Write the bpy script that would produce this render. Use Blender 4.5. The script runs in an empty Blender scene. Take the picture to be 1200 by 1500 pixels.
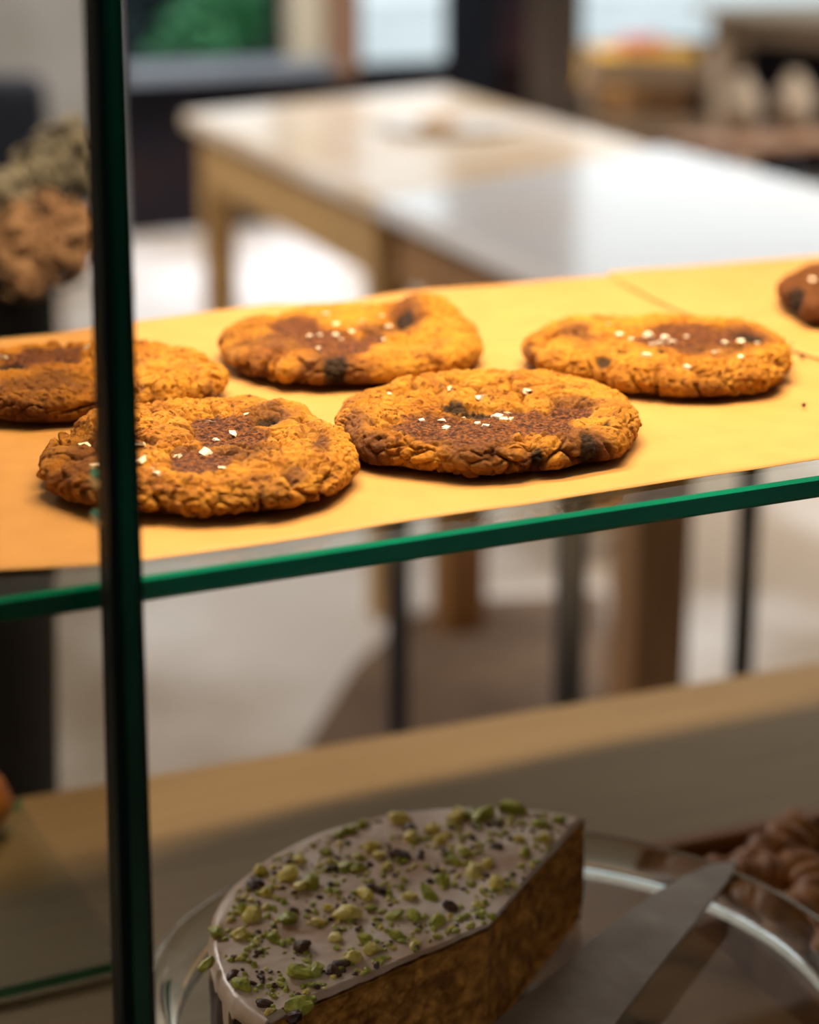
import bpy, bmesh, math, random
import numpy as np
from mathutils import Vector, Matrix, noise as mnoise
R = math.radians
random.seed(7)
S = bpy.context.scene
COL = S.collection

# ------------------------------------------------------------------ camera
F = 2900.0                      # focal length in pixels of the 1200x1500 frame
HZ = -148.0                     # row of the horizon
PITCH = math.atan((750 - HZ) / F)
YAW = math.atan(6290.0 / (F / math.cos(PITCH)))
FH = np.array([math.cos(YAW), math.sin(YAW), 0.0])
RT = np.array([math.sin(YAW), -math.cos(YAW), 0.0])
UP = np.array([0, 0, 1.0])
FWD = FH * math.cos(PITCH) - UP * math.sin(PITCH)
CUP = FH * math.sin(PITCH) + UP * math.cos(PITCH)
CAM = np.array([-0.24154, -0.50045, 1.2])

def ray(px, py):
    return FWD * F + RT * (px - 600) + CUP * (750 - py)
def at(px, py, z):              # the point of height z that a pixel shows
    d = ray(px, py)
    return CAM + d * ((z - CAM[2]) / d[2])
def aty(px, py, y):
    d = ray(px, py)
    return CAM + d * ((y - CAM[1]) / d[1])
def atd(px, py, D):             # the point at horizontal distance D
    d = ray(px, py)
    return CAM + d * (D / math.hypot(d[0], d[1]))

cam = bpy.data.cameras.new('camera')
co = bpy.data.objects.new('camera', cam)
COL.objects.link(co)
M = Matrix(((RT[0], CUP[0], -FWD[0], CAM[0]), (RT[1], CUP[1], -FWD[1], CAM[1]),
            (RT[2], CUP[2], -FWD[2], CAM[2]), (0, 0, 0, 1)))
co.matrix_world = M
cam.sensor_fit = 'VERTICAL'
cam.sensor_height = 36.0
cam.sensor_width = 28.8
cam.lens = F / 1500 * 36
cam.clip_start = 0.02
cam.dof.use_dof = True
cam.dof.focus_distance = 0.655
cam.dof.aperture_fstop = 5.8
S.camera = co

# ------------------------------------------------------------------ light
S.view_settings.view_transform = 'Standard'
S.view_settings.look = 'None'
S.view_settings.exposure = 0.0
S.view_settings.gamma = 1.0
S.view_settings.use_curve_mapping = False
w = bpy.data.worlds.new('world'); S.world = w
w.use_nodes = True
w.node_tree.nodes['Background'].inputs[0].default_value = (0.86, 0.94, 1.0, 1)
w.node_tree.nodes['Background'].inputs[1].default_value = 1.3

def area(name, loc, sx, sy, power, col, target=None, spread=180):
    l = bpy.data.lights.new(name, 'AREA'); l.shape = 'RECTANGLE'
    l.size = sx; l.size_y = sy; l.spread = R(spread); l.energy = power; l.color = col
    o = bpy.data.objects.new(name, l); COL.objects.link(o); o.location = loc
    if target is not None:
        o.rotation_euler = (Vector(target) - Vector(loc)).to_track_quat('-Z', 'Y').to_euler()
    return o
area('case_strip_and_fill', (0.15, 0.312, 1.60), 0.52, 0.035, 9.8, (1.0, 0.69, 0.36))
area('case_strip_and_fill', (0.17, 0.06, 1.60), 0.60, 0.04, 7.6, (1.0, 0.70, 0.37))  # added fill for the cookie fronts; no second strip is known
area('tables_fill', (-1.1, 3.6, 2.62), 1.6, 1.6, 235, (1.0, 0.93, 0.86))  # added unseen light to brighten the tables, no ceiling fitting
area('right_floor_fill', (3.7, 2.5, 2.62), 1.4, 1.4, 150, (1.0, 0.95, 0.90), spread=130)  # added light for the pale floor at right, no lamp there
area('back_floor_fill', (2.3, 5.7, 2.62), 1.2, 1.2, 80, (0.95, 0.95, 1.0), spread=110)  # added light in place of the sunlit floor patch by the windows
area('cake_fill', (-1.0, -0.9, 2.62), 1.2, 1.2, 34, (0.95, 0.96, 1.0))  # added unseen fill beside the camera that brightens the cake

# ------------------------------------------------------------------ materials
def mat(name, col, rough=0.6, metal=0.0, spec=0.5, col2=None, scale=8.0, stretch=None, detail=4,
        bump=0.0, bscale=None, lo=0.35, hi=0.65, coat=0.0, trans=0.0):
    m = bpy.data.materials.new(name); m.use_nodes = True
    nt = m.node_tree; b = nt.nodes['Principled BSDF']
    b.inputs['Base Color'].default_value = (*col, 1)
    b.inputs['Roughness'].default_value = rough
    b.inputs['Metallic'].default_value = metal
    b.inputs['Specular IOR Level'].default_value = spec
    b.inputs['Coat Weight'].default_value = coat
    b.inputs['Transmission Weight'].default_value = trans
    tc = nt.nodes.new('ShaderNodeTexCoord'); mp = nt.nodes.new('ShaderNodeMapping')
    nt.links.new(tc.outputs['Object'], mp.inputs[0])
    if stretch: mp.inputs['Scale'].default_value = stretch
    nz = nt.nodes.new('ShaderNodeTexNoise'); nz.inputs['Scale'].default_value = scale
    nz.inputs['Detail'].default_value = detail
    nt.links.new(mp.outputs[0], nz.inputs['Vector'])
    if col2 is not None:
        cr = nt.nodes.new('ShaderNodeValToRGB')
        cr.color_ramp.elements[0].position = lo; cr.color_ramp.elements[0].color = (*col, 1)
        cr.color_ramp.elements[1].position = hi; cr.color_ramp.elements[1].color = (*col2, 1)
        nt.links.new(nz.outputs[0], cr.inputs[0]); nt.links.new(cr.outputs[0], b.inputs['Base Color'])
    if bump:
        n2 = nz
        if bscale:
            n2 = nt.nodes.new('ShaderNodeTexNoise'); n2.inputs['Scale'].default_value = bscale
            n2.inputs['Detail'].default_value = 5
            nt.links.new(mp.outputs[0], n2.inputs['Vector'])
        bp = nt.nodes.new('ShaderNodeBump'); bp.inputs['Strength'].default_value = 1.0
        bp.inputs['Distance'].default_value = bump
        nt.links.new(n2.outputs[0], bp.inputs['Height']); nt.links.new(bp.outputs[0], b.inputs['Normal'])
    return m

def clear_glass(name, tint, ior=1.5, rough=0.0):
    m = bpy.data.materials.new(name); m.use_nodes = True
    nt = m.node_tree; nt.nodes.clear()
    o = nt.nodes.new('ShaderNodeOutputMaterial'); mx = nt.nodes.new('ShaderNodeMixShader')
    t = nt.nodes.new('ShaderNodeBsdfTransparent'); t.inputs[0].default_value = (*tint, 1)
    g = nt.nodes.new('ShaderNodeBsdfGlossy'); g.inputs['Roughness'].default_value = rough
    f = nt.nodes.new('ShaderNodeFresnel'); f.inputs['IOR'].default_value = ior
    ge = nt.nodes.new('ShaderNodeNewGeometry'); mu = nt.nodes.new('ShaderNodeMath'); mu.operation = 'MULTIPLY'
    iv = nt.nodes.new('ShaderNodeMath'); iv.operation = 'SUBTRACT'; iv.inputs[0].default_value = 1
    nt.links.new(ge.outputs['Backfacing'], iv.inputs[1]); nt.links.new(f.outputs[0], mu.inputs[0]); nt.links.new(iv.outputs[0], mu.inputs[1])
    nt.links.new(mu.outputs[0], mx.inputs[0]); nt.links.new(t.outputs[0], mx.inputs[1])
    nt.links.new(g.outputs[0], mx.inputs[2]); nt.links.new(mx.outputs[0], o.inputs[0])
    return m

M_SHELF = clear_glass('shelf_glass', (0.96, 0.985, 0.97), 1.45)
M_PANE = clear_glass('tinted_pane', (0.76, 0.74, 0.70), 1.3)
M_WIN = clear_glass('window_glass', (0.95, 0.97, 0.96), 1.3)
M_EDGE = mat('green_glass_edge', (0.0, 0.15, 0.10), 0.12, col2=(0.0, 0.30, 0.205), scale=9, stretch=(1, 1, 1), spec=0.5, coat=0.5)
M_FIN = mat('deep_green_edge', (0.0, 0.012, 0.012), 0.2, col2=(0.0, 0.045, 0.032), scale=9, spec=0.4, lo=.45, hi=.7)
M_FING = mat('green_core_edge', (0.0, 0.03, 0.022), 0.2, col2=(0.0, 0.09, 0.06), scale=7, spec=0.4)
M_SEAM = mat('dark_seam', (0.002, 0.010, 0.013), 0.6, spec=.15)
M_PAPER = None

# ------------------------------------------------------------------ mesh helpers
def link(name, me, m=None, parent=None, smooth=True):
    o = bpy.data.objects.new(name, me); COL.objects.link(o)
    if m is not None:
        for x in (m if isinstance(m, (list, tuple)) else [m]): me.materials.append(x)
    if parent is not None: o.parent = parent
    if smooth:
        me.polygons.foreach_set('use_smooth', [True] * len(me.polygons))
    return o
def tag(o, label=None, cat=None, group=None, kind=None):
    if label: o['label'] = label
    if cat: o['category'] = cat
    if group: o['group'] = group
    if kind: o['kind'] = kind
    return o
def thing(name, label, cat, loc=(0, 0, 0), rz=0.0, group=None):
    o = bpy.data.objects.new(name, None); COL.objects.link(o)
    o.empty_display_size = 0.05
    o.location = Vector(loc); o.rotation_euler = (0, 0, rz)
    return tag(o, label, cat, group)
def obj(name, bm, m, parent=None, smooth=False, bevel=0.0, loc=None):
    bmesh.ops.recalc_face_normals(bm, faces=bm.faces)
    me = bpy.data.meshes.new(name); bm.to_mesh(me); bm.free()
    o = link(name, me, m, parent, smooth)
    if loc is not None: o.location = Vector(loc)
    if bevel:
        b = o.modifiers.new('bevel', 'BEVEL'); b.width = bevel; b.segments = 2; b.limit_method = 'ANGLE'
    return o
def box(bm, c, s, rot=None):
    r = bmesh.ops.create_cube(bm, size=1.0)
    mt = Matrix.Translation(Vector(c)) @ (rot if rot is not None else Matrix.Identity(4)) @ Matrix.Diagonal((*s, 1))
    bmesh.ops.transform(bm, matrix=mt, verts=r['verts'])
    return r['verts']
def bx(c, s, rot=None):
    bm = bmesh.new(); box(bm, c, s, rot); return bm
def tube(bm, pts, rad, n=12):
    pts = [Vector(p) for p in pts]; rings = []
    for i, p in enumerate(pts):
        d = (pts[min(i + 1, len(pts) - 1)] - pts[max(i - 1, 0)]).normalized()
        q = d.to_track_quat('Z', 'Y'); r = rad[i] if isinstance(rad, (list, tuple)) else rad
        rings.append([bm.verts.new(p + q @ Vector((r * math.cos(2 * math.pi * k / n), r * math.sin(2 * math.pi * k / n), 0))) for k in range(n)])
    for a, b in zip(rings, rings[1:]):
        for k in range(n): bm.faces.new((a[k], a[(k + 1) % n], b[(k + 1) % n], b[k]))
    bm.faces.new(rings[0]); bm.faces.new(rings[-1])
    return bm
def lathe(bm, prof, n=64):
    rings = []
    for r, z in prof:
        if r < 1e-6: rings.append([bm.verts.new((0, 0, z))])
        else: rings.append([bm.verts.new((r * math.cos(2 * math.pi * k / n), r * math.sin(2 * math.pi * k / n), z)) for k in range(n)])
    for a, b in zip(rings, rings[1:]):
        for k in range(n):
            k2 = (k + 1) % n
            if len(a) == 1 and len(b) == 1: continue
            if len(a) == 1: bm.faces.new((a[0], b[k], b[k2]))
            elif len(b) == 1: bm.faces.new((a[k], a[k2], b[0]))
            else: bm.faces.new((a[k], a[k2], b[k2], b[k]))
    return bm
def prism(bm, pts, z0, z1):
    a = [bm.verts.new((p[0], p[1], z0)) for p in pts]; b = [bm.verts.new((p[0], p[1], z1)) for p in pts]
    n = len(pts); bm.faces.new(a[::-1]); bm.faces.new(b)
    for i in range(n): bm.faces.new((a[i], a[(i + 1) % n], b[(i + 1) % n], b[i]))
    return bm

# ------------------------------------------------------------------ numpy noise
def _h(ix, iy, iz, s):
    x = (ix.astype(np.int64) * 374761393 + iy.astype(np.int64) * 668265263 + iz.astype(np.int64) * 2147483647 + s * 974711) & 0xffffffff
    x = ((x ^ (x >> 13)) * 1274126177) & 0xffffffff
    x = ((x ^ (x >> 16)) * 2246822519) & 0xffffffff
    x = x ^ (x >> 15)
    return (x & 0xffffff) / float(0xffffff)
def vnoise(p, s=0):
    i = np.floor(p).astype(np.int64); f = p - i; f = f * f * f * (f * (f * 6 - 15) + 10)
    r = 0
    for dx in (0, 1):
        for dy in (0, 1):
            for dz in (0, 1):
                wgt = (f[:, 0] if dx else 1 - f[:, 0]) * (f[:, 1] if dy else 1 - f[:, 1]) * (f[:, 2] if dz else 1 - f[:, 2])
                r = r + wgt * _h(i[:, 0] + dx, i[:, 1] + dy, i[:, 2] + dz, s)
    return r * 2 - 1
def fbm(p, o=4, s=0):
    r = 0; a = 1.0; t = 0
    for k in range(o):
        r = r + a * vnoise(p * (2.03 ** k) + k * 7.3, s + k * 13); t += a; a *= 0.5
    return r / t
def worley(p, s=0):
    i = np.floor(p).astype(np.int64); n = len(p)
    f1 = np.full(n, 9.0); f2 = np.full(n, 9.0); idv = np.zeros(n)
    for dx in (-1, 0, 1):
        for dy in (-1, 0, 1):
            for dz in (-1, 0, 1):
                c = i + np.array([dx, dy, dz])
                q = np.stack([c[:, 0] + _h(c[:, 0], c[:, 1], c[:, 2], s), c[:, 1] + _h(c[:, 0], c[:, 1], c[:, 2], s + 1),
                              c[:, 2] + _h(c[:, 0], c[:, 1], c[:, 2], s + 2)], 1)
                d = np.linalg.norm(q - p, axis=1)
                cl = d < f1
                f2 = np.where(cl, f1, np.minimum(f2, d))
                idv = np.where(cl, _h(c[:, 0], c[:, 1], c[:, 2], s + 3), idv)
                f1 = np.where(cl, d, f1)
    return f1, f2, idv
def sstep(a, b, x):
    t = np.clip((x - a) / (b - a), 0, 1); return t * t * (3 - 2 * t)

# ------------------------------------------------------------------ room shell
W0 = at(200, 345, 0.0); W1 = at(1200, 255, 0.0)
ud = (W1 - W0); ud /= np.linalg.norm(ud)
vd = np.array([ud[1], -ud[0], 0.0])
if np.dot(vd, CAM - W0) < 0: vd = -vd
def wp(u, v, z=0.0): return W0 + ud * u + vd * v + UP * z
def onwall(px, py, v=0.0):      # (u, z) where a pixel meets the plane v
    d = ray(px, py); t = (np.dot(W0 + vd * v - CAM, vd)) / np.dot(d, vd)
    p = CAM + d * t
    return float(np.dot(p - W0, ud)), float(p[2])
RW = Matrix(((ud[0], vd[0], 0, 0), (ud[1], vd[1], 0, 0), (0, 0, 1, 0), (0, 0, 0, 1)))
def wbox(bm, u0, u1, v0, v1, z0, z1):
    c = wp((u0 + u1) / 2, (v0 + v1) / 2, (z0 + z1) / 2)
    return box(bm, c, (abs(u1 - u0), abs(v1 - v0), abs(z1 - z0)), RW)
def wstruct(name, m, boxes):
    bm = bmesh.new()
    for b in boxes: wbox(bm, *b)
    return tag(obj(name, bm, m), kind='structure')

M_FLOOR = mat('worn_stone_floor', (0.27, 0.215, 0.16), 0.35, col2=(0.50, 0.475, 0.45), scale=1.3, detail=3, lo=.40, hi=.56)
M_PLASTER = mat('grey_plaster', (0.26, 0.245, 0.225), 0.8, col2=(0.32, 0.31, 0.295), scale=3)
M_DARK = mat('dark_panelling', (0.008, 0.007, 0.010), 0.8, spec=.1, col2=(0.018, 0.009, 0.008), scale=2.5)
M_FRAME = mat('black_frame', (0.006, 0.007, 0.010), 0.7, spec=.15)
M_CEIL = mat('white_ceiling', (0.7, 0.69, 0.66), 0.9, col2=(0.66, 0.65, 0.62), scale=2)
M_SILL = mat('slate_sill', (0.12, 0.14, 0.16), 0.4, col2=(0.17, 0.19, 0.21), scale=3)
M_TANPOST = mat('tan_timber', (0.30, 0.26, 0.17), 0.6, col2=(0.36, 0.31, 0.22), scale=5, stretch=(6, 6, 1))
M_BRPOST = mat('brown_timber', (0.15, 0.075, 0.038), 0.6, col2=(0.20, 0.11, 0.06), scale=5, stretch=(6, 6, 1))
M_PAVE = mat('pavement', (0.55, 0.57, 0.58), 0.8, col2=(0.8, 0.82, 0.82), scale=1.5)

UL, UR, VF, ZC = -3.2, 6.5, 11.0, 2.7
wstruct('floor', M_FLOOR, [(UL - .1, UR + .1, -0.0, VF, -0.1, 0)])
wstruct('ceiling', M_CEIL, [(UL - .1, UR + .1, -.15, VF, ZC, ZC + .1)])
wstruct('wall_left', M_PLASTER, [(UL - .1, UL, 0, VF, 0, ZC)])
wstruct('wall_right', M_PLASTER, [(UR, UR + .1, 0, VF, 0, ZC)])
wstruct('wall_front', M_BRPOST, [(UL, UR, VF, VF + .1, 0, ZC)])
wstruct('trim_1', M_PAVE, [(UL - 8, UR + 12, -16, -0.16, -0.12, -0.02)])['label'] = 'pale pavement outside the windows'
u_a = onwall(168, 60)[0]        # where plaster ends and glazing starts
u_b = onwall(422, 60)[0]; u_c = onwall(535, 60)[0]; u_d = onwall(668, 60)[0]
u_e = onwall(772, 60)[0]; u_f = onwall(842, 60)[0]; u_g = onwall(1060, 60)[0]
z_low = onwall(300, 112)[1]; z_sill = onwall(300, 84)[1]
# back wall: solid left part, dark dado, header, piers
wstruct('wall_back', M_PLASTER, [(UL, u_a, -.15, 0, 0, ZC), (u_a, UR, -.15, 0, 2.35, ZC)])
wstruct('trim_2', M_DARK, [(u_a, UR, -.14, 0.0, 0, z_low)])
wstruct('trim_3', M_SILL, [(u_a, onwall(470, 60)[0], -.14, .10, z_low, z_low + .05)])
zw2 = onwall(600, 92)[1]; zw4 = onwall(930, 118)[1]
def window(n, u0, u1, z0, z1, frame_m, fw=.05):
    bm = bmesh.new()
    for b in ((u0, u1, -.09, -.03, z0, z0 + fw), (u0, u1, -.09, -.03, z1 - fw, z1), (u0, u0 + fw, -.09, -.03, z0, z1), (u1 - fw, u1, -.09, -.03, z0, z1)):
        wbox(bm, *b)
    fr = tag(obj('window_%d' % n, bm, frame_m), kind='structure')
    bm = bmesh.new(); wbox(bm, u0 + fw, u1 - fw, -.065, -.055, z0 + fw, z1 - fw)
    obj('pane', bm, M_WIN, fr)
    return fr
window(1, u_a, u_b, z_low + .05, 2.35, M_FRAME, .03)
window(2, u_c - .05, u_d + .05, zw2 - .05, 2.35, M_FRAME)
window(3, u_f, u_g + 1.6, z_low, 2.35, M_FRAME)
wstruct('trim_4', M_TANPOST, [(u_b, onwall(466, 60)[0], -.14, .05, z_low + .0, 2.35)])
wstruct('trim_5', M_BRPOST, [(onwall(472, 60)[0], onwall(520, 60)[0], -.14, .03, z_low - .02, 2.35)])
wstruct('trim_6', M_FRAME, [(onwall(466, 60)[0], onwall(472, 60)[0], -.14, .01, z_low, 2.35), (onwall(520, 60)[0], u_c - .05, -.14, .02, z_low, 2.35),
                          (u_d + .05, onwall(715, 60)[0], -.14, .06, 0, 2.35), (u_c - .05, u_d + .05, -.14, .02, z_low - .3, zw2 - .05)])
wstruct('trim_7', mat('maroon_panel', (0.045, 0.012, 0.015), 0.5, col2=(0.02, 0.012, 0.02), scale=3), [(onwall(715, 60)[0], u_e, -.14, .0, z_low, 2.35)])
wstruct('trim_8', mat('umber_post', (0.055, 0.038, 0.024), 0.6, col2=(0.075, 0.05, 0.033), scale=4), [(u_e, onwall(828, 60)[0], -.14, .12, 0, 2.35)])
wstruct('trim_9', M_FRAME, [(onwall(828, 60)[0], u_f, -.14, .04, 0, 2.35)])

# greenery outside the first window
def leafy(name, c, rad, n, cols, lab, cat, size=.09, parent=None):
    rng = random.Random(len(name) + n)
    bm = bmesh.new()
    for k in range(n):
        d = Vector((rng.gauss(0, 1), rng.gauss(0, 1), rng.gauss(0, 1))).normalized() * (rng.random() ** .4)
        p = Vector(c) + Vector((d.x * rad[0], d.y * rad[1], d.z * rad[2]))
        q = Vector((rng.gauss(0, 1), rng.gauss(0, 1), rng.gauss(.5, 1))).normalized().to_track_quat('Z', 'Y')
        s = size * rng.uniform(.6, 1.3)
        vs = [bm.verts.new(p + q @ Vector(v)) for v in ((-s, 0, 0), (-.3 * s, .4 * s, .1 * s), (s, 0, 0), (-.3 * s, -.4 * s, .1 * s))]
        bm.faces.new((vs[0], vs[1], vs[2])); bm.faces.new((vs[0], vs[2], vs[3]))
    me = bpy.data.meshes.new(name); bm.to_mesh(me); bm.free()
    o = link(name, me, cols, parent, False)
    if lab: tag(o, lab, cat)
    return o
M_LEAF = mat('leaf_green', (0.015, 0.12, 0.04), 0.5, col2=(0.05, 0.24, 0.09), scale=3)
M_LEAFD = mat('leaf_dark', (0.02, 0.035, 0.04), 0.6, col2=(0.03, 0.055, 0.06), scale=3)
M_BARK = mat('bark', (0.05, 0.03, 0.02), 0.8)
for px, vv, nm, lb, ml, rr in ((352, -.62, 'shrub', 'green leafy shrub outside the window left of the pale post', M_LEAF, (.33, .28, .40)),
                           (225, -1.45, 'shrub', 'dark blue-green shrub outside the window beside the glass post', M_LEAFD, (.42, .28, .42))):
    u, z = onwall(px, 40, vv)
    p = wp(u, vv, -.02)
    t = thing(nm, lb, 'shrub', p)
    o = leafy('foliage', (0, 0, .52), rr, 1700, ml, None, None, .11, t)
    bm = bmesh.new(); tube(bm, [(0, 0, 0), (.02, 0, .3), (-.02, .02, .7)], [.04, .03, .015]); obj('trunk', bm, M_BARK, t, True)
# grey rendered wall across the street, behind the shrubs
bm = bmesh.new(); wbox(bm, u_a - 2.5, u_b + .12, -2.4, -2.2, -.02, 2.2)
tag(obj('boundary_wall', bm, mat('slate_render', (0.03, 0.035, 0.045), .8, col2=(.05, .05, .06), scale=2)), 'dark low boundary wall outside behind the shrubs', 'wall')

# ------------------------------------------------------------------ furniture
M_WOOD = mat('honey_wood', (0.33, 0.19, 0.065), 0.45, col2=(0.45, 0.28, 0.11), scale=3, stretch=(1, 6, 6), bump=.0005)
M_TOP1 = mat('varnished_table_top', (0.62, 0.45, 0.27), 0.30, col2=(0.78, 0.70, 0.62), scale=3.2, coat=.25, spec=.7, detail=2)
M_TOP2 = mat('pale_table_top', (0.72, 0.72, 0.74), 0.2, col2=(0.68, 0.60, 0.52), scale=1.5, coat=.3, spec=.7, lo=.45, hi=.75)
M_LEG = mat('brown_leg_wood', (0.21, 0.095, 0.025), 0.5, col2=(0.28, 0.14, 0.045), scale=4, stretch=(8, 8, 1))

def quad_table(label, pts, m_top, m_leg, zt=.75, th=.03, ap=.10, leg=.065, group=None, inset=.05, legs=(0, 1, 2, 3), slide=None):
    pts = [np.array(p[:2]) for p in pts]; c = sum(pts) / 4
    t = thing('dining_table', label, 'table', (c[0], c[1], 0), 0, group)
    loc = [p - c for p in pts]
    def ins(k, f):
        a, b, d = loc[k], loc[(k + 1) % 4], loc[(k - 1) % 4]
        e1 = (b - a) / np.linalg.norm(b - a); e2 = (d - a) / np.linalg.norm(d - a)
        return a + (e1 + e2) * f
    obj('tabletop', prism(bmesh.new(), loc, zt - th, zt), m_top, t, bevel=.004)
    inn = [ins(k, inset) for k in range(4)]
    bm = bmesh.new()
    for k in range(4):
        a, b = inn[k], inn[(k + 1) % 4]; d = b - a; L = np.linalg.norm(d)
        box(bm, ((a[0] + b[0]) / 2, (a[1] + b[1]) / 2, zt - th - ap / 2), (L, .022, ap), Matrix.Rotation(math.atan2(d[1], d[0]), 4, 'Z'))
    obj('apron', bm, m_leg, t)
    e = loc[1] - loc[0]; rot = Matrix.Rotation(math.atan2(e[1], e[0]), 4, 'Z')
    for k in legs:
        p = ins(k, inset + leg * .35)
        if slide and k in slide: p = p + (loc[(k - 1) % 4] - loc[k]) * slide[k]
        bm = bmesh.new(); vs = box(bm, (p[0], p[1], (zt - th) / 2), (leg, leg, zt - th), rot)
        obj('leg', bm, m_leg, t, bevel=.004)
    return t
TL = at(268, 166, .75); TN = at(548, 288, .75); TR = at(952, 216, .75); TF = at(652, 128, .75)
quad_table('pale wooden table with a worn glossy top, farther of the joined pair', [TL, TN, TR, TF], M_TOP1, M_WOOD, ap=.12)
eL = TN - TL; eL /= np.linalg.norm(eL); eW = TR - TN; eW /= np.linalg.norm(eW); g = .012
N2 = TN + eL * g; R2 = TN + eL * g + eW * np.linalg.norm(TR - TN) * 1.04
quad_table('whitish glossy wooden table, nearer of the joined pair', [N2, N2 + eL * 1.0, R2 + eL * 1.0, R2], M_TOP2, M_LEG, ap=.10, leg=.075, slide={0: .12})
mp_ = [at(x, y, .003) for x, y in ((520, 975), (600, 905), (700, 878), (885, 868), (905, 1100), (400, 1170))]
mc = sum(mp_) / 6
tag(obj('floor_patch', prism(bmesh.new(), [(p[:2] - mc[:2]) for p in mp_], 0, .004), mat('brown_patch', (.085, .05, .028), .8, col2=(.13, .08, .045), scale=7), loc=(mc[0], mc[1], .001)), 'dark brown patch on the floor under the nearer table', 'mat')  # flat dark brown sheet over part of the floor
# things on the farther table
def plate_on(px, py, r, m, lab, z=.75):
    p = at(px, py, z + .001)
    bm = lathe(bmesh.new(), [(0, 0), (r * .6, 0), (r, .012), (r * 1.0, .015), (r * .6, .004), (0, .004)], 48)
    tag(obj('plate', bm, m, smooth=True, loc=p), lab, 'plate')
    return p
M_WHITE = mat('white_ceramic', (0.82, 0.80, 0.77), 0.25, col2=(.78, .76, .73), scale=10)
M_BISC = mat('tan_napkin', (0.55, 0.34, 0.17), 0.8, col2=(.62, .40, .22), scale=20)
p = plate_on(655, 190, .15, M_WHITE, 'large white plate on the farther wooden table')
bm = lathe(bmesh.new(), [(0, 0), (.035, 0), (.045, .012), (.03, .02), (0, .022)], 24)
tag(obj('bread_roll', bm, M_BISC, smooth=True, loc=p + np.array([-.02, .0, .005])), 'tan bread roll on the large white plate', 'bread roll')

# black bar stool behind the case
M_BLACK = mat('black_metal', (0.006, 0.007, 0.014), 0.45)
M_BLACK2 = mat('black_vinyl', (0.004, 0.004, 0.006), 0.6, spec=.2, col2=(0.007, 0.007, 0.01), scale=40)
sc_ = atd(835, 900, 1.80)
t = thing('bar_stool', 'black metal bar stool behind the display case, legs seen under the glass shelf', 'stool', (sc_[0], sc_[1], 0))
hd = .168
for q, (a, b) in enumerate(((-1, 0), (0, -1), (1, 0), (0, 1))):
    fa_ = (sc_ - CAM)[:2]; fa_ = fa_ / np.linalg.norm(fa_); ra_ = np.array([fa_[1], -fa_[0]])
    v = ra_ * a * hd + fa_ * b * hd
    bm = bmesh.new(); rr = .0115 if q != 1 else .0135
    tube(bm, [(v[0] * 1.0, v[1] * 1.0, 0), (v[0] * .98, v[1] * .98, .765)], rr, 10)
    obj('leg', bm, M_BLACK, t, True)
obj('seat', lathe(bmesh.new(), [(0, 0), (.18, 0), (.19, .012), (.19, .03), (.17, .045), (0, .05)], 48), M_BLACK2, t, True, loc=(0, 0, .755))
bm = bmesh.new()
ring = [(hd * math.cos(2 * math.pi * k / 32), hd * math.sin(2 * math.pi * k / 32), .20) for k in range(33)]
tube(bm, ring, .008, 8); obj('foot_ring', bm, M_BLACK, t, True)

# tall tapered planter with dried flowers, left behind the case
pc = atd(-150, 500, 1.28)
t = thing('planter', 'tall tapered black planter at the left edge behind the glass', 'planter', (pc[0], pc[1], 0))
obj('pot', lathe(bmesh.new(), [(0, 0), (.055, 0), (.085, .62), (.1, .965), (.1, .98), (.09, .98), (.088, .93), (0, .93)], 48), M_BLACK2, t, True)
obj('soil', lathe(bmesh.new(), [(0, .935), (.06, .94), (.0885, .933)], 32), M_BARK, t, True)
M_PINK = mat('dusty_pink_petals', (0.36, 0.23, 0.17), .8, col2=(.42, .28, .20), scale=60)
M_GREYF = mat('silver_grey_petals', (0.22, 0.23, 0.24), .8, col2=(.34, .35, .35), scale=60)
rng = random.Random(3)
for k, (px, py, D, r, mm) in enumerate(((60, 330, 1.25, .016, M_PINK), (118, 345, 1.24, .018, M_PINK), (20, 352, 1.22, .017, M_PINK), (92, 372, 1.2, .014, M_PINK), (105, 232, 1.3, .019, M_GREYF),
                                        (62, 250, 1.28, .015, M_GREYF), (10, 285, 1.26, .018, M_GREYF), (135, 262, 1.3, .013, M_GREYF), (35, 395, 1.2, .015, M_PINK))):
    p = atd(px, py, D) - np.array([pc[0], pc[1], 0])
    bm = bmesh.new()
    for j in range(90):
        d = Vector((rng.gauss(0, 1), rng.gauss(0, 1), rng.gauss(0, 1))).normalized()
        q = bmesh.ops.create_icosphere(bm, subdivisions=1, radius=r * .30)
        bmesh.ops.transform(bm, matrix=Matrix.Translation(Vector(p) + d * r * rng.uniform(.5, 1.45)) @ d.to_track_quat('Z', 'Y').to_matrix().to_4x4() @ Matrix.Diagonal((1, 1, .4, 1)), verts=q['verts'])
    obj('flower_head', bm, mm, t)
    bm = bmesh.new(); b0 = Vector((p[0] * .25, p[1] * .25, .935))
    tube(bm, [b0, (b0 + Vector(p)) / 2 + Vector((0, 0, .02)), p], .0015, 6); obj('stem', bm, M_LEAFD, t, True)

# dark navy armchair in front of the grey wall at far left
M_NAVY = mat('navy_fabric', (0.012, 0.018, 0.035), .8, col2=(.02, .026, .045), scale=20)
ap_ = atd(-90, 250, 5.6)
t = thing('armchair', 'dark navy armchair by the grey wall behind the planter', 'chair', (ap_[0], ap_[1], 0), YAW - math.pi / 2 + .3)
obj('seat', bx((0, 0, .30), (.62, .62, .22)), M_NAVY, t, bevel=.04)
obj('backrest', bx((0, .29, .47), (.68, .12, .50)), M_NAVY, t, bevel=.05)
for s in (-1, 1):
    obj('armrest', bx((s * .32, 0, .38), (.10, .60, .34)), M_NAVY, t, bevel=.04)
    for q in (-1, 1): obj('leg', bx((s * .26, q * .24, .10), (.04, .04, .20)), M_BRPOST, t)
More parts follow.
